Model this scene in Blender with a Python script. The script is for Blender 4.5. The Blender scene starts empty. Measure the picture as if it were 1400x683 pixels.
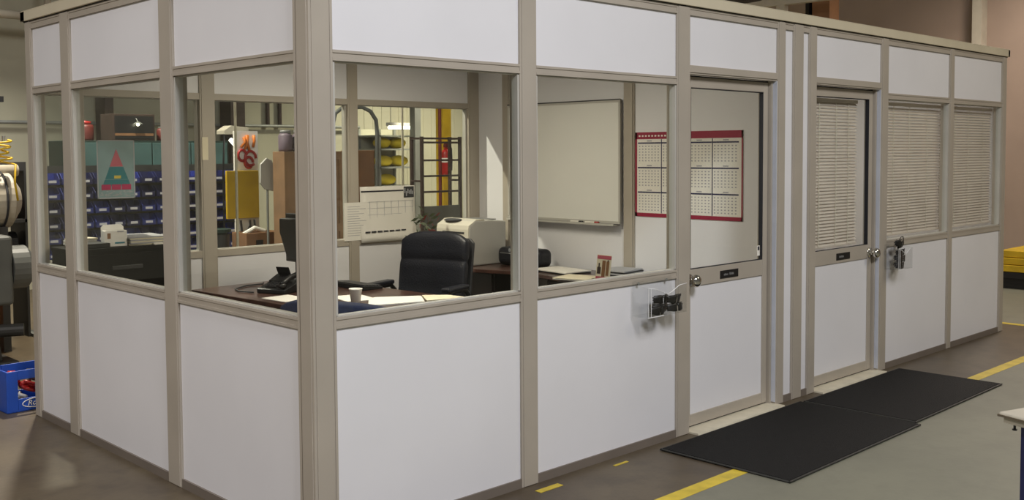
import bpy, bmesh, math, random
from mathutils import Vector, Matrix
random.seed(7)
SC = bpy.context.scene
COL = SC.collection
PI = math.pi

# ------------------------------------------------------------------ materials
def lin(c):
    return tuple(((v/255)/12.92 if v/255 <= .04045 else ((v/255+.055)/1.055)**2.4) for v in c) + (1,)

def mat(name, rgb, rough=.5, metal=0, var=0, scale=6, bump=0, bscale=60, rgb2=None, spec=None, coat=0):
    m = bpy.data.materials.new(name); m.use_nodes = True
    nt = m.node_tree; N = nt.nodes; L = nt.links
    p = N['Principled BSDF']
    p.inputs['Roughness'].default_value = rough
    p.inputs['Metallic'].default_value = metal
    if spec is not None: p.inputs['Specular IOR Level'].default_value = spec
    if coat: p.inputs['Coat Weight'].default_value = coat
    tc = N.new('ShaderNodeTexCoord')
    if rgb2 is None: rgb2 = tuple(min(255, v*(1-var)) for v in rgb)
    n = N.new('ShaderNodeTexNoise'); n.inputs['Scale'].default_value = scale; n.inputs['Detail'].default_value = 5
    L.new(tc.outputs['Object'], n.inputs['Vector'])
    r = N.new('ShaderNodeValToRGB')
    r.color_ramp.elements[0].position = .35; r.color_ramp.elements[1].position = .65
    r.color_ramp.elements[0].color = lin(rgb); r.color_ramp.elements[1].color = lin(rgb2)
    L.new(n.outputs['Fac'], r.inputs['Fac'])
    L.new(r.outputs['Color'], p.inputs['Base Color'])
    if bump:
        n2 = N.new('ShaderNodeTexNoise'); n2.inputs['Scale'].default_value = bscale; n2.inputs['Detail'].default_value = 4
        L.new(tc.outputs['Object'], n2.inputs['Vector'])
        bp = N.new('ShaderNodeBump'); bp.inputs['Strength'].default_value = bump; bp.inputs['Distance'].default_value = .01
        L.new(n2.outputs['Fac'], bp.inputs['Height']); L.new(bp.outputs['Normal'], p.inputs['Normal'])
    return m

def glass_mat(name, tint, base=.03, gain=.93):
    m = bpy.data.materials.new(name); m.use_nodes = True
    nt = m.node_tree; N = nt.nodes; L = nt.links
    N.remove(N['Principled BSDF'])
    out = N['Material Output']
    t = N.new('ShaderNodeBsdfTransparent'); t.inputs['Color'].default_value = tint
    g = N.new('ShaderNodeBsdfGlossy'); g.inputs['Roughness'].default_value = .01
    lw = N.new('ShaderNodeLayerWeight'); lw.inputs['Blend'].default_value = .5
    pw = N.new('ShaderNodeMath'); pw.operation = 'POWER'; pw.inputs[1].default_value = 5
    ma = N.new('ShaderNodeMath'); ma.operation = 'MULTIPLY_ADD'; ma.inputs[1].default_value = gain; ma.inputs[2].default_value = base
    mx = N.new('ShaderNodeMixShader')
    L.new(lw.outputs['Facing'], pw.inputs[0]); L.new(pw.outputs[0], ma.inputs[0]); L.new(ma.outputs[0], mx.inputs['Fac'])
    L.new(t.outputs[0], mx.inputs[1]); L.new(g.outputs[0], mx.inputs[2]); L.new(mx.outputs[0], out.inputs['Surface'])
    return m

def emit_mat(name, rgb, s):
    m = bpy.data.materials.new(name); m.use_nodes = True
    p = m.node_tree.nodes['Principled BSDF']
    p.inputs['Base Color'].default_value = lin(rgb)
    p.inputs['Emission Color'].default_value = lin(rgb); p.inputs['Emission Strength'].default_value = s
    return m

M = dict(
    panel=mat('white_vinyl_panel', (231,230,232), .42, var=.02, scale=1.5),
    post=mat('taupe_aluminium', (177,168,154), .45, 0, .04, 3),
    cap=mat('beige_cap_strip', (210,200,174), .5, var=.04, scale=3),
    postshade=mat('shaded_base_aluminium', (120,110,100), .5, 0, .06, 3),  # base rail colour darkened for the shade by the floor
    bead=mat('pale_glazing_bead', (190,187,178), .4, 0, .03),
    jamb=mat('pale_door_jamb', (206,210,220), .4, .1, .03),
    gasket=mat('black_gasket', (24,24,32), .6),
    glass=glass_mat('window_glass', (.965,.98,.97,1), .02, .75),
    acrylic=glass_mat('clear_acrylic', (.972,.975,.975,1), .03, .4),
    alu=mat('threshold_aluminium', (232,224,200), .35, .1, .06, 12),
    chrome=mat('polished_chrome', (215,212,205), .14, 1),
    cabblack=mat('matt_black_cabinet', (10,9,9), .7, var=.2, spec=.12),
    rim=mat('white_edge_glint', (236,236,236), .2),  # near-white colour holds the gleam of the pocket edges
    black=mat('black_plastic', (22,22,24), .42, var=.2),
    dgrey=mat('dark_grey_plastic', (52,52,54), .45, var=.1),
    grey=mat('grey_plastic', (128,128,126), .5, var=.05),
    wht=mat('white_paper', (238,234,224), .7, var=.02),
    cream=mat('cream_paper', (226,216,188), .7, var=.03),
    ink=mat('black_ink', (40,40,46), .7),
    gink=mat('grey_ink', (168,168,170), .7),
    nink=mat('navy_ink', (38,40,78), .7),
    crim=mat('crimson_print', (150,26,58), .6),
    wood=mat('dark_mahogany', (74,48,40), .3, var=.25, scale=9, coat=.2),
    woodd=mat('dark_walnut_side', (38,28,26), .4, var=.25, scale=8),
    leather=mat('black_leather', (22,24,34), .42, var=.15, bump=.25, bscale=90),
    navy=mat('navy_upholstery', (36,44,72), .85, var=.15, scale=60),
    rubber=mat('black_rubber_mat', (19,19,19), .7, var=.35, spec=.25, scale=60, bump=.7, bscale=160),
    rubedge=mat('mat_edge_rubber', (44,44,40), .55),
    printer=mat('beige_printer_plastic', (214,208,192), .45, var=.02),
    printers=mat('grey_printer_plastic', (186,184,178), .5, var=.02),
    board=mat('white_board_face', (232,231,224), .22, var=.01),
    blind=mat('ivory_blind_slat', (222,210,198), .5, var=.03),
    blindw=mat('ivory_cord', (220,214,198), .6),
    yel=mat('yellow_floor_paint', (214,188,60), .5, var=.12, scale=10),
    walls=mat('shop_wall_cream', (178,174,152), .75, var=.06, scale=1.2),
    wallr=mat('shop_wall_tan', (164,144,128), .75, var=.08, scale=.8),
    blue=mat('blue_bin_plastic', (46,62,156), .45, var=.2, scale=5),
    navyb=mat('navy_bin_plastic', (36,41,98), .45, var=.2, scale=5),
    label=mat('bin_label', (214,214,220), .6),
    teal=mat('teal_enamel', (72,104,102), .5, var=.15, scale=4),
    dteal=mat('dark_green_enamel', (28,52,46), .5, var=.2, scale=4),
    ptteal=mat('poster_pale_teal', (134,160,160), .6, var=.06, scale=8),
    ptpink=mat('poster_pink', (186,92,104), .6),
    ptgreen=mat('poster_teal', (34,116,122), .6),
    ptmag=mat('poster_magenta', (176,32,84), .6),
    ptyel=mat('poster_yellow', (206,184,70), .6),
    mustard=mat('mustard_yellow', (214,176,30), .5, var=.1, scale=5),
    byellow=mat('bright_yellow_cloth', (232,204,44), .7, var=.1),
    orange=mat('orange_plastic', (214,118,34), .5, var=.1),
    red=mat('red_enamel', (178,34,30), .4, var=.12),
    dred=mat('dark_red_enamel', (110,42,36), .5, var=.15),
    tan=mat('tan_plywood', (146,114,84), .7, var=.12, scale=5),
    card=mat('brown_cardboard', (140,100,66), .8, var=.1, scale=5),
    brown=mat('dark_brown_steel', (64,48,40), .6, var=.2),
    steel=mat('galvanised_steel', (150,152,146), .45, .4, .08),
    psteel=mat('pale_painted_steel', (186,178,160), .5, var=.06),
    mgrey=mat('grey_machine_paint', (94,96,91), .45, var=.12, scale=4),
    mgreyd=mat('dark_machine_paint', (54,54,52), .5, var=.2, scale=4),
    crate=mat('blue_crate_plastic', (30,78,176), .45, var=.1),
    purple=mat('mauve_grey_plastic', (118,104,116), .5, var=.15),
    cyan=mat('cyan_plastic', (40,138,156), .4, var=.1),
    leaf=mat('dull_green_leaf', (82,92,62), .6, var=.35, scale=30),
    pot=mat('terracotta', (150,88,62), .7, var=.1),
    glow=emit_mat('fluorescent_tube', (255,246,214), 14),
    lampglow=emit_mat('lit_lamp_shade', (255,252,240), 3.5),
    ledge=emit_mat('room_light_diffuser', (255,244,226), 3),
)

def floor_mat(name, a, b, c, rough):
    m = mat(name, a, rough, rgb2=b, scale=1.3, bump=.08, bscale=30)
    nt = m.node_tree; N = nt.nodes; L = nt.links; p = N['Principled BSDF']
    src = p.inputs['Base Color'].links[0].from_socket
    tc = next(n for n in N if n.type == 'TEX_COORD')
    n = N.new('ShaderNodeTexNoise'); n.inputs['Scale'].default_value = 5.5; n.inputs['Detail'].default_value = 8; n.inputs['Roughness'].default_value = .7
    L.new(tc.outputs['Object'], n.inputs['Vector'])
    r = N.new('ShaderNodeValToRGB'); r.color_ramp.elements[0].position = .45; r.color_ramp.elements[1].position = .72
    L.new(n.outputs['Fac'], r.inputs['Fac'])
    mx = N.new('ShaderNodeMix'); mx.data_type = 'RGBA'; mx.inputs['B'].default_value = lin(c)
    mm = N.new('ShaderNodeMath'); mm.operation = 'MULTIPLY'; mm.inputs[1].default_value = .55
    L.new(r.outputs['Color'], mm.inputs[0]); L.new(mm.outputs[0], mx.inputs['Factor'])
    L.new(src, mx.inputs['A']); L.new(mx.outputs['Result'], p.inputs['Base Color'])
    return m
M['concrete'] = floor_mat('stained_brown_concrete', (98,87,68), (80,69,54), (54,46,38), .42)
M['aisle'] = floor_mat('grey_painted_concrete', (124,123,107), (117,116,101), (105,104,92), .5)

# ------------------------------------------------------------------ mesh builder
class MB:
    def __init__(s): s.bm = bmesh.new()
    def _f(s, vs, fs, m=0, xf=None):
        bv = [s.bm.verts.new(xf @ Vector(v) if xf else v) for v in vs]
        for f in fs:
            try:
                q = s.bm.faces.new([bv[i] for i in f]); q.material_index = m
            except ValueError: pass
        return s
    def box(s, x0, x1, y0, y1, z0, z1, m=0, xf=None):
        return s._f([(x0,y0,z0),(x1,y0,z0),(x1,y1,z0),(x0,y1,z0),(x0,y0,z1),(x1,y0,z1),(x1,y1,z1),(x0,y1,z1)],
            [(3,2,1,0),(4,5,6,7),(0,1,5,4),(1,2,6,5),(2,3,7,6),(3,0,4,7)], m, xf)
    def prism(s, poly, a0, a1, ax='z', m=0, xf=None):
        # poly of 2D points; ax names the extrusion axis; the other two run in x,y,z order
        def P(u, v, w): return {'z':(u,v,w),'y':(u,w,v),'x':(w,u,v)}[ax]
        n = len(poly)
        vs = [P(u,v,a0) for u,v in poly] + [P(u,v,a1) for u,v in poly]
        fs = [tuple(range(n-1,-1,-1)), tuple(range(n,2*n))] + [(i,(i+1)%n,n+(i+1)%n,n+i) for i in range(n)]
        return s._f(vs, fs, m, xf)
    def cone(s, p0, p1, r0, r1, n=16, m=0, cap=True):
        p0, p1 = Vector(p0), Vector(p1); d = (p1-p0).normalized()
        a = Vector((1,0,0)) if abs(d.x) < .8 else Vector((0,1,0))
        u = d.cross(a).normalized(); v = d.cross(u)
        vs = [p0+(u*math.cos(2*PI*i/n)+v*math.sin(2*PI*i/n))*r0 for i in range(n)] + [p1+(u*math.cos(2*PI*i/n)+v*math.sin(2*PI*i/n))*r1 for i in range(n)]
        fs = [(i,(i+1)%n,n+(i+1)%n,n+i) for i in range(n)]
        if cap: fs += [tuple(range(n-1,-1,-1)), tuple(range(n,2*n))]
        return s._f(vs, fs, m)
    def cyl(s, p0, p1, r, n=16, m=0): return s.cone(p0, p1, r, r, n, m)
    def tube(s, pts, r, n=8, m=0):
        P = [Vector(p) for p in pts]; rings = []; u = None
        for i, p in enumerate(P):
            t = (P[min(i+1,len(P)-1)]-P[max(i-1,0)]).normalized()
            if u is None:
                a = Vector((0,0,1)) if abs(t.z) < .9 else Vector((1,0,0)); u = t.cross(a).normalized()
            else: u = (u-t*u.dot(t)).normalized()
            v = t.cross(u); rings.append([p+(u*math.cos(2*PI*k/n)+v*math.sin(2*PI*k/n))*r for k in range(n)])
        vs = [q for R in rings for q in R]
        fs = [(i*n+k, i*n+(k+1)%n, (i+1)*n+(k+1)%n, (i+1)*n+k) for i in range(len(P)-1) for k in range(n)]
        fs += [tuple(range(n-1,-1,-1)), tuple(range((len(P)-1)*n, len(P)*n))]
        return s._f(vs, fs, m)
    def lathe(s, prof, c=(0,0,0), n=24, m=0):
        vs = [(c[0]+r*math.cos(2*PI*k/n), c[1]+r*math.sin(2*PI*k/n), c[2]+z) for r,z in prof for k in range(n)]
        fs = [(i*n+k, i*n+(k+1)%n, (i+1)*n+(k+1)%n, (i+1)*n+k) for i in range(len(prof)-1) for k in range(n)]
        fs += [tuple(range(n-1,-1,-1)), tuple(range((len(prof)-1)*n, len(prof)*n))]
        return s._f(vs, fs, m)
    def ball(s, c, r, n=14, m=0):
        if not hasattr(r, '__len__'): r = (r,r,r)
        k = n//2; prof = [(math.sin(PI*i/k), -math.cos(PI*i/k)) for i in range(k+1)]
        prof[0] = (.02,-1); prof[-1] = (.02,1)
        vs = [(c[0]+r[0]*a*math.cos(2*PI*j/n), c[1]+r[1]*a*math.sin(2*PI*j/n), c[2]+r[2]*z) for a,z in prof for j in range(n)]
        fs = [(i*n+j, i*n+(j+1)%n, (i+1)*n+(j+1)%n, (i+1)*n+j) for i in range(k) for j in range(n)]
        fs += [tuple(range(n-1,-1,-1)), tuple(range(k*n,(k+1)*n))]
        return s._f(vs, fs, m)
    def grid(s, fn, nu, nv, th, m=0):
        # closed slab around a surface fn(u,v) -> (point, normal)
        A, B = [], []
        for i in range(nu+1):
            for j in range(nv+1):
                p, nrm = fn(i/nu, j/nv); p = Vector(p); nrm = Vector(nrm).normalized()
                t = th(i/nu, j/nv) if callable(th) else th
                A.append(p+nrm*t/2); B.append(p-nrm*t/2)
        w = nv+1; k = len(A); fs = []
        for i in range(nu):
            for j in range(nv):
                a, b, c, d = i*w+j, (i+1)*w+j, (i+1)*w+j+1, i*w+j+1
                fs += [(a,b,c,d), (k+d,k+c,k+b,k+a)]
        for i in range(nu):
            fs += [(i*w, k+i*w, k+(i+1)*w, (i+1)*w), ((i+1)*w+nv, k+(i+1)*w+nv, k+i*w+nv, i*w+nv)]
        for j in range(nv):
            fs += [(j+1, k+j+1, k+j, j), (nu*w+j, k+nu*w+j, k+nu*w+j+1, nu*w+j+1)]
        return s._f(A+B, fs, m)
    def build(s, name, mats, parent=None, bevel=0, smooth=False, seg=2, sub=0):
        me = bpy.data.meshes.new(name)
        bmesh.ops.recalc_face_normals(s.bm, faces=s.bm.faces)
        s.bm.to_mesh(me); s.bm.free()
        o = bpy.data.objects.new(name, me); COL.objects.link(o)
        for m in (mats if isinstance(mats, (list, tuple)) else [mats]): me.materials.append(M[m])
        if parent: o.parent = parent
        if bevel:
            b = o.modifiers.new('Bevel', 'BEVEL'); b.width = bevel; b.segments = seg; b.limit_method = 'ANGLE'; b.angle_limit = math.radians(40)
        if sub:
            q = o.modifiers.new('Subsurf', 'SUBSURF'); q.levels = q.render_levels = sub
        if smooth or sub:
            for f in me.polygons: f.use_smooth = True
        return o

def tag(o, label=None, cat=None, group=None, kind=None):
    for k, v in (('label',label),('category',cat),('group',group),('kind',kind)):
        if v: o[k] = v
    return o
def thing(name, label, cat, loc=(0,0,0), rz=0, group=None, kind=None):
    o = bpy.data.objects.new(name, None); COL.objects.link(o)
    o.location = loc; o.rotation_euler = (0,0,rz); o.empty_display_size = .1
    return tag(o, label, cat, group, kind)
def dup(root, loc, rot=(0,0,0), label=None):
    r = root.copy(); COL.objects.link(r); r.location = loc; r.rotation_euler = rot
    if label: r['label'] = label
    for ch in list(root.children):
        c = ch.copy(); COL.objects.link(c); c.parent = r
        for g in list(ch.children):
            d = g.copy(); COL.objects.link(d); d.parent = c
    return r
def put(o, loc, rz=0):
    o.location = loc; o.rotation_euler = (0,0,rz); return o
def text_mesh(name, body, size, mt, parent, xf, depth=.0008):
    cu = bpy.data.curves.new(name, 'FONT'); cu.body = body; cu.size = size; cu.extrude = depth; cu.shear = .25
    t = bpy.data.objects.new(name+'_curve', cu); COL.objects.link(t)
    me = bpy.data.meshes.new_from_object(t.evaluated_get(bpy.context.evaluated_depsgraph_get()))
    bpy.data.objects.remove(t); bpy.data.curves.remove(cu)
    me.transform(xf); me.materials.clear(); me.materials.append(M[mt])
    o = bpy.data.objects.new(name, me); COL.objects.link(o); o.parent = parent
    return o
ORD = 'first second third fourth fifth sixth seventh eighth ninth tenth eleventh twelfth thirteenth'.split()

# ================================================================== shop shell
fl = MB().box(-9,13,-9,10,-.1,0).build('floor', 'concrete'); tag(fl, 'brown stained concrete shop floor', 'floor', kind='structure')
MB().box(-9,13,-9,-.655,0,.001).box(7.86,13,-.655,9.4,0,.001).build('painted_aisle', 'aisle', fl)
MB().box(-9,7.86,-.655,-.57,0,.0022).build('safety_line', 'yel', fl)
MB().box(7.78,7.86,-.57,6,0,.0022).build('safety_line', 'yel', fl)
MB().box(1.21,1.37,-.115,-.075,0,.002).build('tape_scrap', 'yel', fl)
MB().box(1.79,1.9,-.1,-.082,0,.002).build('tape_scrap', 'yel', fl)

wf = thing('wall_far', 'cream shop wall far behind the office', 'wall', kind='structure')
b = MB().box(-9,13,9.6,9.75,0,6.5).build('wall_sheet', 'walls', wf)
rb = MB()
for i in range(34): rb.box(7.2+i*.17,7.222+i*.17,9.592,9.602,0,6.5)
rb.build('wall_rib', 'walls', wf)
MB().cyl((-2,9.52,2.06),(7.05,9.52,2.06),.022).build('conduit', 'steel', wf)
for x in (5.46,5.66): MB().cyl((x,9.55,2.06),(x,9.55,6.4),.03,10).build('conduit', 'brown', wf)
wr = thing('wall_right', 'tan shop wall beyond the far end of the office', 'wall', kind='structure')
MB().box(12.6,12.75,-9,9.75,0,6.5).build('wall_sheet', 'wallr', wr)
MB().box(12.4,12.6,2.18,2.31,0,6.5).build('wall_column', 'psteel', wr)

# ================================================================== office walls
H0, SILL0, SILL1, HD0, HD1, TOP0, TOP1 = .045, .93, .978, 2.043, 2.088, 2.446, 2.492
T = .075
class Ax:
    """runs a wall along x (front/back) or along y (left/middle): box(a0,a1 along, d0,d1 across, z0,z1)"""
    def __init__(s, along, origin, sign): s.al, s.o, s.sg = along, origin, sign
    def box(s, mb, a0, a1, d0, d1, z0, z1, m=0):
        e0, e1 = sorted((s.o+s.sg*d0, s.o+s.sg*d1))
        return mb.box(a0,a1,e0,e1,z0,z1,m) if s.al == 'x' else mb.box(e0,e1,a0,a1,z0,z1,m)
def post(ax, a0, a1, root, proud=.004):
    mb = MB(); ax.box(mb, a0, a1, 0, T, 0, TOP1)
    ax.box(mb, a0+.012, a1-.012, -proud, T+proud, 0.002, TOP1-.002)
    return mb.build('post', 'post', root, bevel=.002)
def panel(ax, a0, a1, z0, z1, root):
    mb = MB(); ax.box(mb, a0-.004, a1+.004, .012, T-.012, z0-.004, z1+.004); return mb.build('panel', 'panel', root)
def rail(ax, a0, a1, z0, z1, root, m='post', proud=0):
    mb = MB(); ax.box(mb, a0, a1, .004-proud, T-.004, z0, z1)
    if m == 'post': ax.box(mb, a0, a1, 0-proud, .005, z0, z0+.012); ax.box(mb, a0, a1, 0-proud, .005, z1-.012, z1)
    return mb.build('rail', m, root)
WN = [0]
def window(ax, a0, a1, label, root):
    WN[0] += 1
    w = thing('window_%d' % WN[0], label, 'window', kind='structure')
    mb = MB(); g = .012
    for z0, z1 in ((SILL1, SILL1+.006), (HD0-.006, HD0)): ax.box(mb, a0, a1, .012, .044, z0, z1)
    for u0, u1 in ((a0, a0+g), (a1-g, a1)): ax.box(mb, u0, u1, .006, .046, SILL1+.006, HD0-.006)
    mb.build('frame', 'bead', w)
    mb = MB(); ax.box(mb, a0+g-.003, a1-g+.003, .024, .030, SILL1+.004, HD0-.004); mb.build('pane', 'glass', w)
    rail(ax, a0, a1, SILL0, SILL1, root); rail(ax, a0, a1, HD0, HD1, root)
    panel(ax, a0, a1, H0, SILL0, root); panel(ax, a0, a1, HD1, TOP0, root)
    return w
def base_top(ax, a0, a1, root):
    rail(ax, a0, a1, 0, H0, root, 'postshade', .003); rail(ax, a0, a1, TOP0, TOP1, root)

# corner post belongs to the front wall
F = Ax('x', 0, 1); wfr = thing('wall_front', 'long white office wall with two doors facing the aisle', 'wall', kind='structure')
cp = MB().box(0,.115,0,.115,0,TOP1)
cp.box(-.004,.0,.012,.086,.002,TOP1-.002).box(.012,.092,-.004,0,.002,TOP1-.002).box(.100,.113,-.003,0,.002,TOP1-.002).box(-.003,0,.096,.113,.002,TOP1-.002)
cp.build('post', 'post', wfr, bevel=.003)
fp = [(1.195,1.31),(2.455,2.58),(3.525,3.62),(3.72,3.845),(3.92,4.02),(4.96,5.075),(6.17,6.26),(7.295,7.4)]
for a in fp: post(F, a[0], a[1], wfr)
for a0, a1 in ((.115,1.195),(1.31,2.455),(3.62,3.72),(3.845,3.92),(5.075,6.17),(6.26,7.295)): base_top(F, a0, a1, wfr)
window(F, .115, 1.195, 'front office window nearest the corner, looking onto the desk', wfr)
window(F, 1.31, 2.455, 'front office window beside the first door, looking onto the whiteboard', wfr)
window(F, 5.075, 6.17, 'blind-covered front window right of the second door', wfr)
window(F, 6.26, 7.295, 'blind-covered front window at the far end of the office', wfr)
for a0, a1 in ((3.62,3.72),(3.845,3.92)): panel(F, a0, a1, H0, TOP0, wfr)
for a0, a1 in ((2.58,3.525),(4.02,4.96)):
    panel(F, a0, a1, 2.16, TOP0, wfr); rail(F, a0, a1, TOP0, TOP1, wfr)

Lw = Ax('y', 0, 1); wle = thing('wall_left', 'white windowed office wall left of the corner post', 'wall', kind='structure')
lp = [(1.205,1.35),(2.505,2.65),(3.125,3.23)]
for a in lp: post(Lw, a[0], a[1], wle)
for a0, a1, lb in ((.115,1.205,'side office window beside the corner post'),(1.35,2.505,'middle side office window with the pyramid poster behind'),(2.65,3.125,'narrow side office window at the back corner')):
    base_top(Lw, a0, a1, wle); window(Lw, a0, a1, lb, wle)

Bk = Ax('x', 3.2, -1); wbk = thing('wall_back', 'windowed rear wall of the office facing the shop', 'wall', kind='structure')
for a in ((1.12,1.235),(2.37,2.465),(3.64,3.80)): post(Bk, a[0], a[1], wbk)
for a0, a1, lb in ((.075,1.12,'rear office window behind the black file cabinet'),(1.235,2.37,'rear office window behind the desk'),(2.465,3.64,'rear office window behind the black chair')):
    base_top(Bk, a0, a1, wbk); window(Bk, a0, a1, lb, wbk)
base_top(Bk, 3.80, 7.325, wbk); panel(Bk, 3.80, 7.325, H0, TOP0, wbk)

Dv = Ax('y', 3.745, 1); wdv = thing('wall_middle', 'white partition carrying the whiteboard and the year planner', 'wall', kind='structure')
for a in ((1.36,1.465),(2.72,2.81)): post(Dv, a[0], a[1], wdv, .01)
for a0, a1 in ((.079,1.36),(1.465,2.72),(2.81,3.121)):
    base_top(Dv, a0, a1, wdv); panel(Dv, a0, a1, H0, TOP0, wdv)
En = Ax('y', 7.4, -1); wen = thing('wall_end', 'far end wall of the office', 'wall', kind='structure')
base_top(En, .075, 3.2, wen); panel(En, .075, 3.2, H0, TOP0, wen)

ce = MB().box(.03,7.37,.03,3.17,TOP1+.002,2.55).build('ceiling', 'panel'); tag(ce, 'flat office roof deck', 'ceiling', kind='structure')
tr = MB()
tr.box(-.018,7.418,-.018,.02,2.497,2.556).box(-.018,7.418,3.18,3.248,2.497,2.556).box(-.018,.02,-.018,3.248,2.497,2.556).box(7.38,7.418,-.018,3.248,2.497,2.556)
tr.box(-.018,7.418,-.018,.06,2.556,2.561).box(-.018,.06,-.018,3.248,2.556,2.561)
tag(tr.build('trim_1', 'cap', bevel=.002), 'taupe cap strip along the office roof edge', 'trim', kind='structure')
cg = MB().box(-.004,7.404,-.004,.02,TOP1,2.497).box(-.004,.02,-.004,3.234,TOP1,2.497)
tag(cg.build('trim_2', 'gasket'), 'thin dark joint under the roof cap', 'trim', kind='structure')

# ------------------------------------------------------------------ doors
def door(n, a0, a1, knob_left, label, plate_x, words):
    d = thing('door_%d' % n, label, 'door', kind='structure')
    Y0, Y1 = .052, .094
    fr = MB().box(a0,a1,0,.1,2.118,2.16).box(a0,a0+.022,.03,.1,0,2.118).box(a1-.022,a1,.03,.1,0,2.118)
    fr.box(a0,a1,.006,.05,2.108,2.118)
    fr.build('door_frame', 'post', d, bevel=.002)
    MB().box(a1-.006,a1,.002,.05,.02,2.108).build('jamb', 'jamb', d)
    l0, l1 = a0+.026, a1-.026
    g0, g1 = l0+.055, l1-.055
    lf = MB().box(l0,g0,Y0,Y1,.016,2.1).box(g1,l1,Y0,Y1,.016,2.1).box(g0,g1,Y0,Y1,2.036,2.1).box(g0,g1,Y0,Y1,.855,.958).box(g0,g1,Y0,Y1,.016,.085)
    lf.build('leaf_frame', 'post', d, bevel=.003)
    MB().box(g0-.003,g1+.003,Y0+.008,Y1-.008,.08,.858).build('lower_panel', 'panel', d)
    pa = MB().box(g0-.003,g1+.003,Y0+.016,Y0+.022,.955,2.038).build('pane', 'glass', d)
    gk = MB(); e = .004
    gk.box(g0,g1,Y0+.002,Y0+.03,2.036-e,2.036).box(g0,g1,Y0+.002,Y0+.03,.958,.958+e*.6).box(g1-e,g1,Y0+.002,Y0+.03,.958,2.036).box(g0,g0+e,Y0+.002,Y0+.03,.958,2.036)
    gk.box(l0,l1,Y0+.006,Y1-.006,.011,.016).box(l1+.0005,a1-.0225,Y0+.006,Y1,.03,2.11).box(l0,l1,Y0+.006,Y1,2.101,2.107)
    gk.build('gasket', 'gasket', d)
    MB().prism([(-.07,0),(.1,0),(.1,.008),(-.066,.011)], a0-.003, a1+.003, 'x').build('threshold', 'alu', d)
    kx = l0+.035 if knob_left else l1-.032
    kn = MB()
    kn.cone((kx,Y0+.002,.897),(kx,Y0-.01,.897),.04,.036,24).cyl((kx,Y0-.008,.897),(kx,Y0-.035,.897),.016,16)
    kn.ball((kx,Y0-.056,.897),(.038,.028,.038),20)
    kn.build('knob', 'chrome', d, smooth=True)
    pl = MB().box(plate_x,plate_x+.195,Y0-.004,Y0,.876,.925).build('name_plate', 'black', d, bevel=.001)
    tx = MB(); x = plate_x + .036
    for w in words:
        for hgt, wd in w:
            tx.box(x, x+wd, Y0-.0052, Y0-.004, .893, .893+hgt); x += wd+.0035
        x += .014
    tx.build('plate_lettering', 'grey', pl)
    return d
random.seed(3)
wd = lambda k: [(random.uniform(.009,.016), random.uniform(.004,.008)) for _ in range(k)]
d1 = door(1, 2.58, 3.525, True, 'first office door, nearer, knob left, clear glass over white panel', 2.965, [wd(5), wd(5)])
MB().box(3.395,3.425,.062,.064,.985,1.05,0).box(3.4,3.42,.0612,.062,1.02,1.045,1).build('glass_sticker', ['wht','ink'], d1)
d2 = door(2, 4.02, 4.96, False, 'second office door, farther, blind behind glass and knob right', 4.405, [wd(7)])

# ------------------------------------------------------------------ blinds
def blind(name, a0, a1, y, z0, z1, label, tapes, bow=0):
    r = thing(name, label, 'blind', (0,0,0), group='venetian blinds in the second office')
    sl = MB(); k = 0; z = z0+.02; ca, sa = math.cos(.78), math.sin(.78)
    while z < z1-.03:
        w = .0125
        sl.prism([(y-w*ca, z-w*sa), (y+w*ca, z+w*sa), (y+w*ca-.0006, z+w*sa+.0012), (y-w*ca-.0006, z-w*sa+.0012)], a0, a1, 'x')
        z += .0235
    sl.build('slats', 'blind', r)
    MB().box(a0,a1,y-.014,y+.014,z1-.026,z1).build('head_rail', 'blind', r, bevel=.002)
    MB().box(a0,a1,y-.012,y+.012,z0,z0+.014).build('bottom_rail', 'blind', r, bevel=.002)
    for t in tapes: MB().box(t-.004,t+.004,y-.016,y-.0145,z0+.01,z1-.02).build('ladder_tape', 'blindw', r)
    return r
blind('venetian_blind', 4.13, 4.822, .128, .965, 2.03, 'ivory venetian blind hanging behind the glass of the second door', (4.26,4.5,4.68))
blind('venetian_blind', 5.03, 6.205, .105, .995, 2.03, 'ivory venetian blind in the window beside the second door', (5.35,5.62,5.95))
blind('venetian_blind', 6.225, 7.315, .105, .995, 2.03, 'ivory venetian blind in the end window farthest from the corner', (6.5,6.78,7.1))

# ------------------------------------------------------------------ mats on the floor
def floor_mat_obj(x0, x1, y0, y1, rz, label):
    cx, cy = (x0+x1)/2, (y0+y1)/2; hx, hy = (x1-x0)/2, (y1-y0)/2
    r = thing('floor_mat', label, 'mat', (cx,cy,.003), rz, 'black rubber mats at the office doors')
    MB().box(-hx+.012,hx-.012,-hy+.012,hy-.012,0,.012).build('mat_pad', 'rubber', r, bevel=.003)
    e = MB()
    for q in ((-hx,hx,-hy,-hy+.014),(-hx,hx,hy-.014,hy),(-hx,-hx+.014,-hy,hy),(hx-.014,hx,-hy,hy)): e.box(q[0],q[1],q[2],q[3],0,.0095)
    e.build('bevelled_border', 'rubedge', r, bevel=.004)
    return r
floor_mat_obj(2.18, 3.69, -.9, -.088, .006, 'black rubber mat lying before the first door, nearer the camera')
floor_mat_obj(3.71, 5.13, -.845, -.09, .012, 'black rubber mat lying before the second door, farther away')

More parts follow.
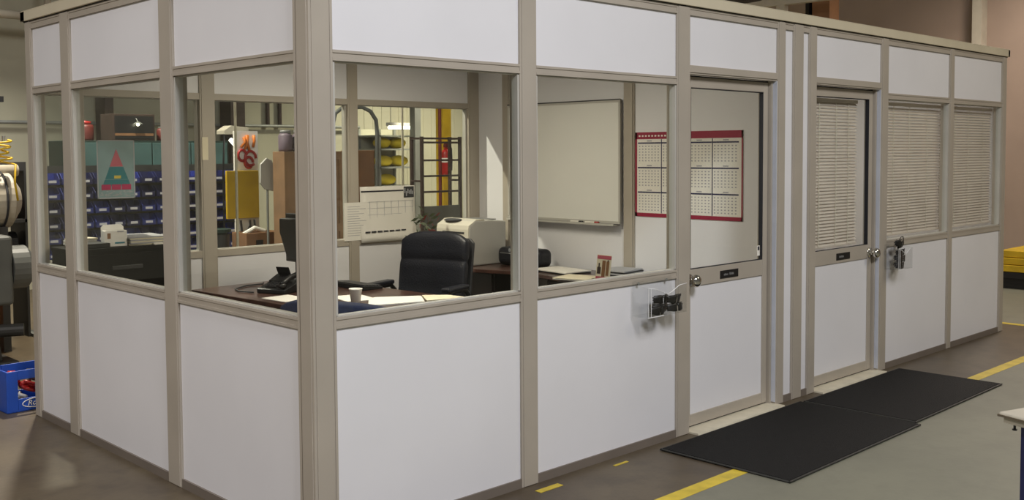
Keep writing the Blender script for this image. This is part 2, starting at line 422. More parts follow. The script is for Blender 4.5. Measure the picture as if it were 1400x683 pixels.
# ------------------------------------------------------------------ wall pockets with safety glasses
def pocket(x0, label, w=.37, h=.165, z0=.757):
    r = thing('wall_pocket', label, 'holder', (x0, 0, z0), 0, 'clear acrylic pockets on the front wall')
    p = MB().box(0,w,-.008,-.004,0,h+.03)
    th = .004
    p.prism([(0,0),(w,0),(w,h*.98),(w*.8,h*.95),(w*.62,h*.78),(w*.5,h*.7),(w*.38,h*.8),(w*.2,h*.93),(0,h)], -.115, -.111, 'y')
    for xx in (0, w-th): p.prism([(-.115,0),(-.008,0),(-.008,h+.02),(-.115,h*.98)], xx, xx+th, 'x')
    p.box(0,w,-.115,-.004,0,th)
    p.build('holder_shell', 'acrylic', r)
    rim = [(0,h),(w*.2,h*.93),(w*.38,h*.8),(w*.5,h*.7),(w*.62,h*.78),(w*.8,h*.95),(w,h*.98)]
    rp_ = MB().tube([(a,-.1155,b) for a,b in rim], .0022, 6); rp_.build('rim_glint', 'rim', r, smooth=True)  # rim drawn white, its gleam painted on
    for xx in (.004, .028): MB().box(xx-.0018,xx+.0018,-.1165,-.1152,.004,h*.97).build('side_glint', 'rim', r)  # white strips painted as the reflection on the left side
    MB().box(0,w*.4,-.1165,-.1152,0,.005).build('bottom_edge', 'rim', r)  # same painted reflection carried along the bottom
    for sx in (.05, w-.05): MB().cyl((sx,-.009,h+.012),(sx,-.012,h+.012),.008,12).build('screw', 'steel', r)
    return r
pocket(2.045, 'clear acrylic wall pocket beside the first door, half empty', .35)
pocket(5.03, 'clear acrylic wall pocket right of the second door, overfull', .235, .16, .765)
def glasses():
    r = thing('safety_glasses', 'black', 'glasses')
    for q in (-1, 1):
        def fn(u, v, q=q):
            x = q*(.005+u*.061); y = -.022+.02*u*u; z = (v-.5)*.046*(.75+.25*math.sin(PI*min(1,u+.25)))
            return (x, y, z), (0,-1,.01)
        MB().grid(fn, 6, 4, .003).build('lens', 'black', r, smooth=True)
        yy = .004 if q < 0 else .011
        MB().tube([(q*.067,-.004,.012),(q*.07,yy-.003,.013),(q*.06,yy,.013),(-q*.03,yy,.008),(-q*.055,yy,-.004)], .003, 6).build('temple_arm', 'black', r, smooth=True)
    MB().tube([(-.065,-.003,.021),(-.03,-.018,.024),(0,-.023,.021),(.03,-.018,.024),(.065,-.003,.021)], .0028, 6).build('brow_bar', 'black', r, smooth=True)
    return r
g0 = glasses(); G1 = 'black safety glasses heaped in the clear pocket beside the first door'
g0['group'] = 'safety glasses in the first pocket'
first = True
for (x, y, z, rx, rz) in ((2.168,-.085,.788,.15,.05),(2.318,-.087,.788,-.1,-.04),(2.245,-.038,.788,.05,0),(2.312,-.086,.838,.2,.09),(2.25,-.04,.836,0,.03)):
    if first: g0.location = (x,y,z); g0.rotation_euler = (rx,0,rz); g0['label'] = G1; first = False
    else: dup(g0, (x,y,z), (rx,0,rz), G1)
G2 = 'black safety glasses packed inside the pocket right of the second door'
for (x, y, z, rx, ry, rz, lb) in ((5.11,-.085,.795,.1,0,.02,0),(5.185,-.038,.795,0,0,.03,0),(5.125,-.085,.845,0,0,-.03,0),(5.185,-.038,.845,0,0,0,0),(5.115,-.085,.896,.1,0,0,0),
        (5.105,-.075,.957,.2,.2,.1,1),(5.215,-.038,.955,.1,-.45,.1,2)):
    g = dup(g0, (x,y,z), (rx,ry,rz), [G2,'pair of black safety glasses tipped over the left rim of the far pocket','pair of black safety glasses sticking out over the right rim of the far pocket'][lb])
    g['group'] = 'safety glasses in the second pocket'

# ================================================================== office interior
# whiteboard
r = thing('whiteboard', 'large blank whiteboard on the partition right of the printer', 'whiteboard', (3.732,0,0))
MB().box(-.012,0,1.49,2.70,1.12,2.05).build('writing_surface', 'board', r)
f = MB(); f.box(-.018,.001,1.475,2.715,2.04,2.062).box(-.018,.001,1.475,2.715,1.105,1.125).box(-.018,.001,1.475,1.492,1.12,2.045).box(-.018,.001,2.698,2.715,1.12,2.045)
f.build('frame', 'bead', r)
MB().box(-.019,-.016,1.475,2.715,2.055,2.064).build('top_edge', 'dgrey', r); MB().box(-.026,-.016,1.475,2.715,1.098,1.106).build('bottom_edge', 'dgrey', r)
MB().box(-.065,0,1.5,2.68,1.092,1.1).box(-.067,-.062,1.5,2.68,1.092,1.108).build('marker_tray', 'bead', r)
for i, (y, c, lb) in enumerate(((1.92,'black','black marker on the whiteboard tray, left of the pair'),(1.76,'red','red marker on the whiteboard tray, right of the black one'))):
    k = thing('marker_pen', lb, 'marker', (3.69,y,1.109), .1*i)
    MB().cyl((0,-.045,0),(0,.045,0),.008,12).build('barrel', 'wht', k, smooth=True); MB().cyl((0,-.085,0),(0,-.045,0),.0088,12).build('cap', c, k, smooth=True)
# year planner
r = thing('year_planner', 'large red bordered wall planner of twelve months on the partition', 'calendar', (3.756,0,0))
Y0, Y1, Z0, Z1 = .405, 1.356, 1.172, 1.805
p = MB().box(-.004,0,Y0,Y1,Z0,Z1,0)
p.box(-.005,-.004,Y0,Y1,Z1-.052,Z1,1).box(-.005,-.004,Y0,Y1,Z0,Z0+.028,1).box(-.005,-.004,Y0,Y0+.012,Z0,Z1,1).box(-.005,-.004,Y1-.018,Y1,Z0,Z1,1)
cw = (Y1-Y0-.05)/4; rh = (Z1-.052-Z0-.028)/3
random.seed(5)
for c in range(4):
    for q in range(3):
        ya = Y1-.022-c*cw; zt = Z1-.056-q*rh
        p.box(-.0052,-.004,ya-cw+.006,ya-.004,zt-.03,zt-.02,2)
        p.box(-.0052,-.004,ya-cw*.6,ya-cw*.4,zt-.014,zt-.005,3)
        for i in range(6):
            for j in range(7):
                yy = ya-.012-j*(cw-.02)/7; zz = zt-.045-i*(rh-.055)/6
                p.box(-.0046,-.004,yy-.014,yy-.002,zz-.009,zz,3)
    if c: p.box(-.0052,-.004,Y1-.022-c*cw-.0035,Y1-.022-c*cw+.0035,Z0+.03,Z1-.054,2)
for i in range(9): p.box(-.0056,-.005,Y1-.05-i*.03,Y1-.034-i*.03,Z1-.034,Z1-.022,0)
p.build('planner_sheet', ['wht','crim','nink','gink'], r)

# calendar and paper on the rear wall
r = thing('desk_calendar_sheet', 'big white month calendar hung on the rear window beside the post', 'calendar', (0,3.1315,0))
X0, X1, Z0, Z1 = 2.475, 3.03, .945, 1.392
def shf(u, v): 
    return (X0+.06*(1-v)*(1-v)*0+(X1-X0)*u, -.006-.03*(1-v)**3*(u*.5+.5), Z0+(Z1-Z0)*v), (0,-1,0)
MB().grid(shf, 8, 10, .002).build('sheet', 'wht', r, smooth=True)
p = MB()
p.box(X0+.01,X1-.12,-.0095,-.0075,Z1-.045,Z1-.033,0).box(X1-.115,X1-.01,-.0095,-.0072,Z1-.1,Z1-.008,1)
random.seed(2)
for i in range(6): p.box(X1-.11+i*.016,X1-.1+i*.016,-.011,-.0093,Z1-.09+random.random()*.03,Z1-.05+random.random()*.03,2)
for i in range(5): p.box(X0+.02,X1-.02,-.0105,-.0072,Z1-.125-i*.052,Z1-.1225-i*.052,2)
for i in range(8): p.box(X0+.02+i*.072,X0+.0225+i*.072,-.0105,-.0072,Z1-.33,Z1-.12,2)
p.build('printed_grid', ['ink','dgrey','gink'], r)
p = MB()
for i in range(7): p.box(X0+.04+i*.06,X0+.085+i*.06,-.027,-.02,Z0+.078,Z0+.088,0)
p.build('printed_footer', 'ink', r)
r = thing('paper_notice', 'single white printed page taped over the rear post beside the calendar', 'paper', (0,3.1216,0))
MB().box(2.318,2.545,-.002,0,.968,1.27).build('page', 'wht', r)
p = MB(); random.seed(8)
for i in range(13): p.box(2.35,2.35+random.uniform(.1,.18),-.003,-.002,1.235-i*.019,1.239-i*.019)
p.build('printed_text', 'gink', r)

# poster on rear window
r = thing('pyramid_poster', 'pale teal poster of a coloured layered pyramid on the rear window', 'poster', (.02,3.1705,-.003))
X0, X1, Z0, Z1 = .388, .642, 1.372, 1.76
MB().box(X0,X1,-.002,0,Z0,Z1).build('poster_sheet', 'ptteal', r)
MB().box(X0,X1,-.003,-.002,Z0,Z0+.008).box(X0,X0+.007,-.003,-.002,Z0,Z1).box(X1-.007,X1,-.003,-.002,Z0,Z1).box(X0,X1,-.003,-.002,Z1-.005,Z1).build('poster_margin', 'gink', r)
ap = (.517,1.70); base = 1.455; hw = .095
def tz(z0, z1, m, p):
    f = lambda z: hw*(ap[1]-z)/(ap[1]-base)
    p.prism([(ap[0]-f(z0),z0),(ap[0]+f(z0),z0),(ap[0]+f(z1)+1e-4,z1),(ap[0]-f(z1)-1e-4,z1)], -.0035, -.002, 'y', m)
p = MB(); tz(1.62,1.70,0,p); tz(1.585,1.62,0,p); tz(1.535,1.582,1,p); tz(1.5,1.535,1,p); tz(1.455,1.497,1,p)
p.box(.5,.545,-.004,-.003,1.505,1.525,2)
for i in range(3): p.box(.415+i*.068,.477+i*.068,-.0036,-.002,1.43,1.466,3)
random.seed(4)
for i in range(46): x = random.uniform(.4,.62); z = random.uniform(1.385,1.42); p.box(x,x+.012,-.0032,-.002,z,z+.004,4)
p.build('pyramid_print', ['ptpink','ptgreen','ptyel','ptmag','gink'], r)
nt_ = MB().box(1.13,1.175,-.002,0,1.62,1.78).build('tan_patch', 'cream'); nt_.location = (0,3.1214,0)  # flat tan rectangle on the post face
tag(nt_, 'narrow tan patch high on the rear post left of the desk', 'patch')

# file cabinet in the corner
r = thing('file_cabinet', 'black lateral file cabinet in the rear left corner of the office', 'cabinet', (.085,2.75,0))
W, D, Hc = .66, .36, 1.08
MB().box(0,W,.02,D,.03,Hc-.025).box(.02,W-.02,.04,D-.02,0,.03).build('body', 'cabblack', r, bevel=.003)
MB().box(-.006,W+.006,0,D,Hc-.025,Hc).build('cabinet_top', 'cabblack', r, bevel=.003)
for i in range(3):
    z = .05+i*.335
    dr = MB().box(.012,W-.012,.004,.02,z,z+.32).build('drawer', 'cabblack', r, bevel=.003)
    MB().box(W*.35,W*.65,-.008,.004,z+.22,z+.245).build('handle', 'dgrey', dr, bevel=.003)
k = thing('binder', 'flat black binder lying on the left of the file cabinet', 'binder', (.12,2.775,1.081))
MB().box(0,.2,0,.2,0,.004).box(0,.2,0,.2,.024,.028).box(0,.2,0,.004,0,.028).build('cover', 'black', k); MB().box(.006,.194,.006,.195,.0045,.0235).build('pages', 'cream', k)
k = thing('leaflet_box', 'small white leaflet box standing on the black file cabinet', 'box', (.38,2.86,1.081), -.15)
MB().box(-.07,.07,-.04,.04,0,.1).prism([(-.07,.1),(.07,.1),(.07,.118),(.055,.135),(-.055,.135),(-.07,.118)], .036,.04,'y').build('carton', 'wht', k, bevel=.002)
MB().box(-.05,-.03,-.0415,-.04,.05,.085).build('printed_picture', 'card', k); MB().box(-.005,.055,-.0415,-.04,.018,.027).build('printed_band', 'cyan', k); MB().box(.01,.05,-.0415,-.04,.09,.098).build('printed_heading', 'gink', k)
def paper_stack(name, label, cat, x, y, z, w, d, h, rz=0, m='wht', n=4, group=None):
    p = MB(); random.seed(hash((round(x,2),round(y,2))) % 1000)
    for i in range(n):
        a = random.uniform(-.06,.06); dx = random.uniform(-.008,.008)
        p.box(-w/2,w/2,-d/2,d/2,h*i/n,h*(i+.85)/n, i % 2 if isinstance(m,(list,tuple)) else 0, Matrix.Translation((dx,0,0)) @ Matrix.Rotation(a,4,'Z'))
    o = p.build(name, m); put(o, (x,y,z+.0005), rz); return tag(o, label, cat, group)
paper_stack('paper_stack', 'short stack of loose papers left of the leaflet box', 'papers', .235, 3.03, 1.081, .16, .12, .05, .1, ['cream','wht'], 5)
paper_stack('paper_stack', 'low pile of folders and papers right of the leaflet box', 'papers', .59, 2.93, 1.081, .24, .3, .055, -.1, ['cream','gink','wht'][:2], 6)
paper_stack('note_card', 'small white card on the front edge of the file cabinet', 'card', .63, 2.763, 1.081, .06, .02, .012, 0, 'wht', 2)

# desk
DR = -.06
dk = thing('office_desk', 'dark mahogany desk by the corner windows with phone and papers', 'desk', (1.41,1.97,0), -DR)
# local: x across (left edge -), y along
hx, hy = .455, .93
MB().prism([(-hx,-hy),(hx,-hy),(hx,hy),(-hx,hy)], .722, .75, 'z').build('desk_top', 'wood', dk, bevel=.006)
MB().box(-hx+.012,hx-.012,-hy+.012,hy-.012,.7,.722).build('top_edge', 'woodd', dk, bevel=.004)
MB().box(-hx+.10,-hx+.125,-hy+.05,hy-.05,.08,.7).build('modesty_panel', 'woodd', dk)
for s in (-1, 1):
    y0, y1 = (hy-.48, hy-.04) if s > 0 else (-hy+.04, -hy+.48)
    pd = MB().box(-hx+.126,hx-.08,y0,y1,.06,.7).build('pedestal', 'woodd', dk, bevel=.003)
    for i in range(3):
        z = .08+i*.2; dw = MB().box(hx-.08,hx-.062,y0+.012,y1-.012,z,z+.19).build('drawer', 'wood', pd, bevel=.003)
Z = .7505
# cables, phone
ph = thing('desk_phone', 'black desk phone with handset and tilted display on the desk', 'phone', (1.26,2.33,Z), math.radians(115))
MB().prism([(-.12,0),(.11,0),(.11,.03),(-.12,.085)], -.11, .11, 'x').build('phone_body', 'black', ph, bevel=.006)
MB().prism([(-.125,.09),(-.02,.062),(-.018,.07),(-.123,.105)], -.03, .105, 'x').build('display_housing', 'black', ph, bevel=.003)
sc_ = MB().box(-.01,.09,-.002,.0,.0,.07).build('display_flap', 'black', ph); sc_.location = (0,-.115,.092); sc_.rotation_euler = (-.5,0,0)
hs = MB().tube([(-.075,-.13,.10),(-.075,-.08,.108),(-.075,0,.098),(-.075,.06,.078),(-.075,.1,.062)], .018, 10); hs.ball((-.075,-.12,.088),(.027,.03,.022),12).ball((-.075,.09,.054),(.027,.03,.02),12)
hs.build('handset', 'black', ph, smooth=True)
kp = MB()
for i in range(4):
    for j in range(3): kp.box(-.015+j*.03,.007+j*.03,-.005+i*.024,.012+i*.024,.06-i*.0055,.066-i*.0055)
kp.build('keypad', 'dgrey', ph)
cd = MB().tube([(1.1,2.40,Z+.006),(1.06,2.52,Z+.006),(1.10,2.64,Z+.006),(1.24,2.74,Z+.006),(1.36,2.74,Z+.006),(1.42,2.82,Z+.006)], .005, 8).build('phone_cable', 'dgrey', smooth=True); tag(cd, 'thin dark cable looping behind the desk phone', 'cable')
mo = thing('computer_monitor', 'black monitor on the desk mostly hidden by the corner post', 'monitor', (1.56,2.50,Z), 0)
MB().box(0,.03,-.25,.25,.15,.49).build('bezel', 'black', mo, bevel=.006)
MB().prism([(-.22,.46),(.22,.46),(.22,.36),(.12,.17),(-.12,.17),(-.22,.36)], -.07, 0, 'x').build('rear_housing', 'black', mo, bevel=.012)
MB().box(.03,.031,-.235,.235,.165,.475).build('screen', 'dgrey', mo)
MB().box(-.05,-.01,-.05,.05,.01,.3).build('stand_neck', 'black', mo, bevel=.006)
MB().box(-.12,.07,-.13,.13,0,.014).build('stand_foot', 'black', mo, bevel=.006)
kb = thing('computer_keyboard', 'black keyboard on the desk beside the corner post', 'keyboard', (1.74,2.16,Z), PI/2)
MB().prism([(-.08,0),(.08,0),(.08,.03),(-.08,.016)], -.2,.2,'x').build('case', 'black', kb, bevel=.003)
kk = MB()
for i in range(5):
    for j in range(16): kk.box(-.19+j*.0237,-.17+j*.0237,-.07+i*.028,-.046+i*.028,.018+i*.0024,.026+i*.0024)
kk.build('keys', 'dgrey', kb)
o = MB().box(-.1,.1,-.13,.13,0,.002).build('paper_sheet', 'wht'); put(o, (1.12,2.03,Z), .05); tag(o, 'white sheet lying in front of the desk phone', 'paper')
o = MB().box(-.1,.1,-.14,.14,0,.003).build('paper_sheet', 'wht'); put(o, (1.42,1.73,Z), -.2); tag(o, 'white sheet on the desk just behind the foam cup', 'paper')
cu = thing('foam_cup', 'white foam cup standing on the desk', 'cup', (1.262,1.485,Z))
MB().lathe([(.0,.0),(.026,0),(.038,.094),(.041,.095),(.041,.1),(.037,.1),(.026,.012),(.0,.012)], n=24).build('cup_wall', 'wht', cu, smooth=True)
# open papers
def sheet(name, pts, z, th, label, m='wht'):
    o = MB().prism(pts, 0, th, 'z').build(name, m); o.location = (0,0,z); return tag(o, label, 'papers')
sheet('drawing_sheets', [(1.285,1.39),(1.62,1.27),(1.76,1.48),(1.52,1.64),(1.44,1.6)], Z, .006, 'large white sheets spread across the desk right of the foam cup')
sheet('folded_drawing', [(1.63,1.26),(1.9,1.20),(1.88,1.36),(1.76,1.47)], Z, .011, 'cream folded drawing at the right edge of the desk', 'cream')

# guest chair (navy) close to the windows
gc = thing('guest_chair', 'navy upholstered guest chair by the corner windows', 'chair', (.60,.62,0), math.radians(20))
def bk(u, v):
    a = (u-.5)*2
    return (-.04-.10*v-.0+.09*a*a, a*.36, .48+.465*v-(.05*v)*abs(a)**4), (1,-.3*a,.2)
MB().grid(bk, 12, 8, lambda u,v: .07-.03*abs(u-.5)*2).build('backrest', 'navy', gc, smooth=True, bevel=.01)
MB().box(-.06,.40,-.29,.29,.38,.48).build('seat', 'navy', gc, bevel=.04, seg=4)
for s in (-1, 1):
    MB().tube([(.38,s*.31,.0),(.38,s*.31,.6),(.34,s*.31,.64),(-.05,s*.31,.64)], .014, 8).build('arm_frame', 'black', gc, smooth=True)
    MB().tube([(-.1,s*.29,0),(-.05,s*.29,.38),(-.08,s*.29,.5)], .014, 8).build('rear_leg', 'black', gc, smooth=True)
    MB().box(.02,.36,s*.31-.022,s*.31+.022,.652,.672).build('armrest', 'black', gc, bevel=.008)

# executive chair
ec = thing('executive_chair', 'high-backed black leather executive chair behind the desk', 'chair', (2.08,1.95,0), math.radians(198))
for k in range(5):
    a = 2*PI*k/5+.3; c, s = math.cos(a), math.sin(a)
    MB().cone((c*.03,s*.03,.11),(c*.3,s*.3,.075),.03,.018,10).build('base_spoke', 'black', ec, smooth=True)
    MB().cyl((c*.3-s*.022,s*.3+c*.022,.03),(c*.3+s*.022,s*.3-c*.022,.03),.03,14).build('caster', 'black', ec, smooth=True)
MB().cyl((0,0,.08),(0,0,.4),.028,16).box(-.1,.12,-.09,.09,.39,.42).build('gas_column', 'black', ec)
MB().box(-.2,.3,-.26,.26,.42,.54).build('seat', 'leather', ec, bevel=.045, seg=4)
def eb(u, v):
    a = (u-.5)*2
    w = .275*(1-.05*max(0,(.5-v))**1 - (.24*max(0,(v-.9)/.1)**2))
    return (-.22-.10*v+.035*a*a, a*w, .5+.60*v-(.02*abs(a)**3 if v > .9 else 0)), (1,-.2*a,.16)
MB().grid(eb, 14, 18, lambda u,v: (.10-.05*(abs(u-.5)*2)**4)*(1-.5*max(0,(v-.93)/.07)) - (.03*math.exp(-((v-.66)/.025)**2)) - .012*math.exp(-((v-.32)/.02)**2)).build('backrest', 'leather', ec, smooth=True, bevel=.012)
MB().prism([(-.285,.5),(.285,.5),(.285,1.03),(.25,1.06),(-.25,1.06),(-.285,1.03)], -.0, .022, 'x', 0, Matrix.Translation((-.272,0,0)) @ Matrix.Translation((0,0,.5)) @ Matrix.Rotation(-.16,4,'Y') @ Matrix.Translation((0,0,-.5))).build('back_shell', 'dgrey', ec, bevel=.008)
for s in (-1, 1):
    ar = MB().tube([(-.2,s*.3,.48),(-.21,s*.31,.68),(-.16,s*.31,.72),(.02,s*.31,.72),(.07,s*.31,.66),(.08,s*.3,.46)], .018, 8).build('arm', 'black', ec, smooth=True)
    MB().box(-.17,.1,s*.31-.035,s*.31+.035,.725,.757).build('arm_pad', 'leather', ar, bevel=.012, seg=3)

# credenza with printer
cr = thing('credenza', 'dark wood credenza along the partition under the whiteboard', 'credenza', (0,0,0))
pts = [(3.73,1.17),(3.06,1.17),(3.10,1.3),(3.22,1.78),(3.24,2.2),(3.14,2.5),(3.14,3.09),(3.73,3.09)]
MB().prism(pts, .7, .73, 'z').build('credenza_top', 'wood', cr, bevel=.005)
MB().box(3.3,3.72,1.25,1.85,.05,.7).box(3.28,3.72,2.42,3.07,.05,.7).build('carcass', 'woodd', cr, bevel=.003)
for y0, y1 in ((1.26,1.54),(1.56,1.84),(2.44,2.74),(2.76,3.06)):
    x = 3.3 if y0 < 2 else 3.28
    dr = MB().box(x-.016,x,y0,y1,.07,.68).build('door', 'woodd', cr, bevel=.003); MB().cyl((x-.03,y1-.04,.4),(x-.016,y1-.04,.4),.01,10).build('knob', 'chrome', dr)
Zc = .7305
pr_ = thing('laser_printer', 'large beige laser printer on the credenza behind the black chair', 'printer', (3.41,2.85,Zc), 0)
# front faces -x; width along y
MB().prism([(-.2,0),(.215,0),(.215,.355),(.05,.37),(-.13,.37),(-.19,.335),(-.2,.30)], -.205, .205, 'y').build('housing', 'printers', pr_, bevel=.012, seg=3)
MB().prism([(-.208,.0),(-.19,0),(-.19,.33),(-.12,.376),(-.03,.378),(-.03,.372),(-.125,.372),(-.2,.335),(-.208,.3)], -.2, .2, 'y').build('front_cover', 'printer', pr_, bevel=.004)
MB().ball((-.14,.06,.368),(.06,.10,.016),20).build('control_panel', 'dgrey', pr_, smooth=True)
MB().box(-.211,-.207,-.15,.12,.265,.28).box(-.211,-.207,-.19,.19,.12,.124).build('paper_slot', 'dgrey', pr_)
MB().box(-.212,-.2,-.17,.17,.02,.11).build('paper_tray', 'printer', pr_, bevel=.004)
MB().box(.0,.18,-.12,.14,.362,.372).build('output_recess', 'grey', pr_, bevel=.003)
bg = thing('zip_bag', 'rounded black bag on the credenza against the partition', 'bag', (3.56,2.36,Zc), 0)
MB().box(-.085,.085,-.25,.25,0,.15).build('bag_body', 'leather', bg, bevel=.05, seg=5)
MB().tube([(0,-.08,.148),(0,-.06,.17),(0,.06,.17),(0,.08,.148)], .009, 8).build('carry_handle', 'black', bg, smooth=True)
MB().box(-.0865,-.085,-.2,.2,.1,.106).build('zip', 'grey', bg)
o = paper_stack('open_binder', 'black edged open folder among papers on the credenza', 'folder', 3.47, 1.86, Zc, .26, .4, .02, -.1, ['black','wht'], 2)
paper_stack('paper_pile', 'loose white papers on the credenza end nearest the window', 'papers', 3.25, 1.49, Zc, .25, .28, .012, .2, ['wht','cream'], 4)
paper_stack('book_pile', 'pile of grey books and binders on the credenza near the partition post', 'books', 3.575, 1.345, Zc, .26, .22, .055, .1, ['gink','dgrey'], 5)
pc = thing('photo_card', 'upright brown and pink picture card propped on the credenza', 'card', (3.27,1.27,Zc), math.radians(-52))
MB().box(-.052,.052,-.0015,.0015,0,.19,0,Matrix.Rotation(.12,4,'X')@Matrix.Rotation(.1,4,'Y')).build('card_face', 'cream', pc)
p = MB(); xf = Matrix.Rotation(.12,4,'X')@Matrix.Rotation(.1,4,'Y')
p.box(-.05,.05,-.0028,-.0015,.16,.186,1,xf).box(-.012,.012,-.0028,-.0015,.03,.15,0,xf).box(.018,.038,-.0028,-.0015,.04,.145,0,xf).box(-.045,-.02,-.0028,-.0015,.05,.1,2,xf).box(-.038,-.028,-.0028,-.0015,.1,.13,2,xf).box(.024,.034,-.0029,-.0015,.145,.155,2,xf).box(-.05,.05,-.0028,-.0015,.004,.03,1,xf)
p.build('picture_print', ['card','ptpink','brown'], pc)
MB().box(-.05,.05,-.03,.05,0,.004).build('foot', 'acrylic', pc)
# plant behind chair
pl = thing('potted_plant', 'thin potted plant with reddish leaves behind the black chair', 'plant', (2.9,2.86,0))
MB().lathe([(.0,0),(.1,0),(.13,.24),(.14,.25),(.14,.28),(.12,.28),(.11,.24),(0,.24)], n=24).build('pot', 'pot', pl, smooth=True)
st = MB(); lv = MB(); random.seed(11)
for i in range(7):
    a = i*.9; p1 = Vector((.05*math.cos(a)+.02,.05*math.sin(a),.95+.04*(i%3)))
    st.tube([(0.02*math.cos(a),0.02*math.sin(a),.22),(.03*math.cos(a),.03*math.sin(a),.6),tuple(p1)], .005, 6)
    for j in range(9):
        q = p1+Vector((random.uniform(-.06,.06),random.uniform(-.06,.06),random.uniform(-.12,.16)))
        d = Vector((random.uniform(-1,1),random.uniform(-1,1),random.uniform(-.3,1))).normalized()*.07; s = Vector((d.y,-d.x,.2)).normalized()*.014
        lv._f([q, q+d*.5+s, q+d, q+d*.5-s, q+d*.5+Vector((0,0,.004))], [(0,1,4),(1,2,4),(2,3,4),(3,0,4)], 1 if random.random() < .22 else 0)
st.build('stem', 'leaf', pl); lv.build('foliage', ['leaf','dred'], pl)
# room lights
for x, lb in ((1.85,'flush ceiling light above the desk in the first office'),(5.55,'flush ceiling light in the second office')):
    r = thing('ceiling_light', lb, 'light', (x,1.6,2.44))
    MB().box(-.62,.62,-.32,.32,0,.05).build('housing', 'bead', r, bevel=.004); MB().box(-.58,.58,-.28,.28,-.006,0).build('diffuser', 'ledge', r)

# ================================================================== shop behind
# bin rack
rk = thing('bin_rack', 'steel louvred rack full of blue parts bins behind the office', 'rack', (1.02,6.08,0))
MB().box(0,1.98,0,.02,.7,1.56).build('louvred_panel', 'mgreyd', rk)
for x in (0,1.94): MB().box(x,x+.04,.02,.06,.0,1.56).build('upright', 'mgrey', rk)
MB().box(-.04,.08,-.15,.3,0,.03).box(1.9,2.02,-.15,.3,0,.03).build('foot', 'mgrey', rk)
for q in range(6): MB().box(.0,1.98,-.008,0,.755+q*.135,.77+q*.135).build('louvre', 'mgrey', rk)
def make_bin(c):
    r = thing('parts_bin', 'blue', 'bin', group='blue parts bins on the steel rack')
    w, d, h = .128, .14, .105
    b = MB().box(0,w,-d,0,0,.005).box(0,w,-.005,0,0,h).prism([(-d,0),(0,0),(0,h),(-d*.55,h),(-d,h*.5)],0,.005,'x').prism([(-d,0),(0,0),(0,h),(-d*.55,h),(-d,h*.5)],w-.005,w,'x').box(0,w,-d,-d+.005,0,h*.48)
    b.build('tray', c, r)
    MB().box(.03,w-.03,-d-.002,-d,.018,.04).build('label_holder', 'label', r)
    return r
ROW = ['top','second','third','fourth','fifth','bottom']
protos = {}
for q in range(6):
    for c in range(13):
        key = 'blue' if (q*5+c*3+c*c) % 4 in (0,1) else 'navyb'
        lb = '%s plastic parts bin, %s from the left in the %s row of the rack' % ('bright blue' if key == 'blue' else 'navy', ORD[c], ROW[q])
        loc = (1.05+c*.149, 6.07, 1.39-q*.135)
        if key not in protos: protos[key] = make_bin(key); protos[key].location = loc; protos[key]['label'] = lb
        else: dup(protos[key], loc, (0,0,0), lb)
# teal cabinet
tc = thing('tool_cabinet', 'tall teal steel tool cabinet behind the parts bins', 'cabinet', (1.45,6.5,0))
MB().box(0,1.72,0,.45,.05,1.8).build('cabinet_body', 'dteal', tc, bevel=.005)
for i in range(4): 
    d = MB().box(.02+i*.422,.43+i*.422,-.018,0,.08,1.78).build('door', 'teal', tc, bevel=.004); MB().box(.05+i*.422,.065+i*.422,-.032,-.018,1.3,1.45).build('handle', 'steel', d)
Zt = 1.8005
rp = thing('coffee_urn', 'dull red round canister on top of the teal cabinet', 'canister', (1.72,6.7,Zt))
MB().lathe([(0,0),(.075,0),(.08,.02),(.08,.13),(.07,.16),(0,.165)], n=20).build('canister_body', 'dred', rp, smooth=True); MB().lathe([(0,.165),(.055,.165),(.055,.19),(0,.2)], n=20).build('lid', 'red', rp, smooth=True)
db = thing('glass_front_box', 'dark glass-fronted equipment box on top of the teal cabinet', 'box', (2.16,6.72,Zt))
MB().box(-.22,.22,-.15,.15,0,.27).build('case', 'brown', db, bevel=.004); MB().box(-.2,.2,-.156,-.15,.02,.25).build('glass_front', 'black', db, bevel=.002)
MB().box(-.2,.2,-.158,-.156,.05,.075).build('shelf_line', 'card', db)
MB().cone((0.02,-.2,.17),(0.02,-.2,.19),.05,.015,14).build('lamp_shade', 'steel', db); MB().ball((.02,-.2,.165),.017,10).build('bulb', 'glow', db); MB().cyl((.02,-.2,.19),(.02,-.14,.24),.004,6).build('lamp_arm', 'steel', db)
for x, y, c, hh, lb in ((2.52,6.72,'dred',.15,'small dark red jar on the teal cabinet, left of three'),(2.66,6.7,'card',.11,'short brown jar on the teal cabinet, middle of three'),(2.98,6.7,'dgrey',.2,'tall dark bottle on the teal cabinet near its right end')):
    r = thing('storage_jar', lb, 'jar', (x,y,Zt), 0, 'jars on top of the teal cabinet')
    MB().lathe([(0,0),(.045,0),(.05,.01),(.05,hh*.75),(.03,hh*.9),(0,hh*.9)], n=18).build('jar_body', c, r, smooth=True); MB().lathe([(0,hh*.9),(.033,hh*.9),(.033,hh),(0,hh)], n=18).build('lid', 'steel', r)
# columns on the far wall
for x0, x1, lb, c in ((2.95,3.06,'brown steel column on the far wall, left one of two','brown'),(4.68,4.9,'wide brown steel column on the far wall behind the desk','brown')):
    o = MB().box(x0,x1,9.2,9.5,0,6.2).box(x0-.03,x1+.03,9.17,9.53,0,.03).build('steel_column', c, bevel=.004); tag(o, lb, 'column')
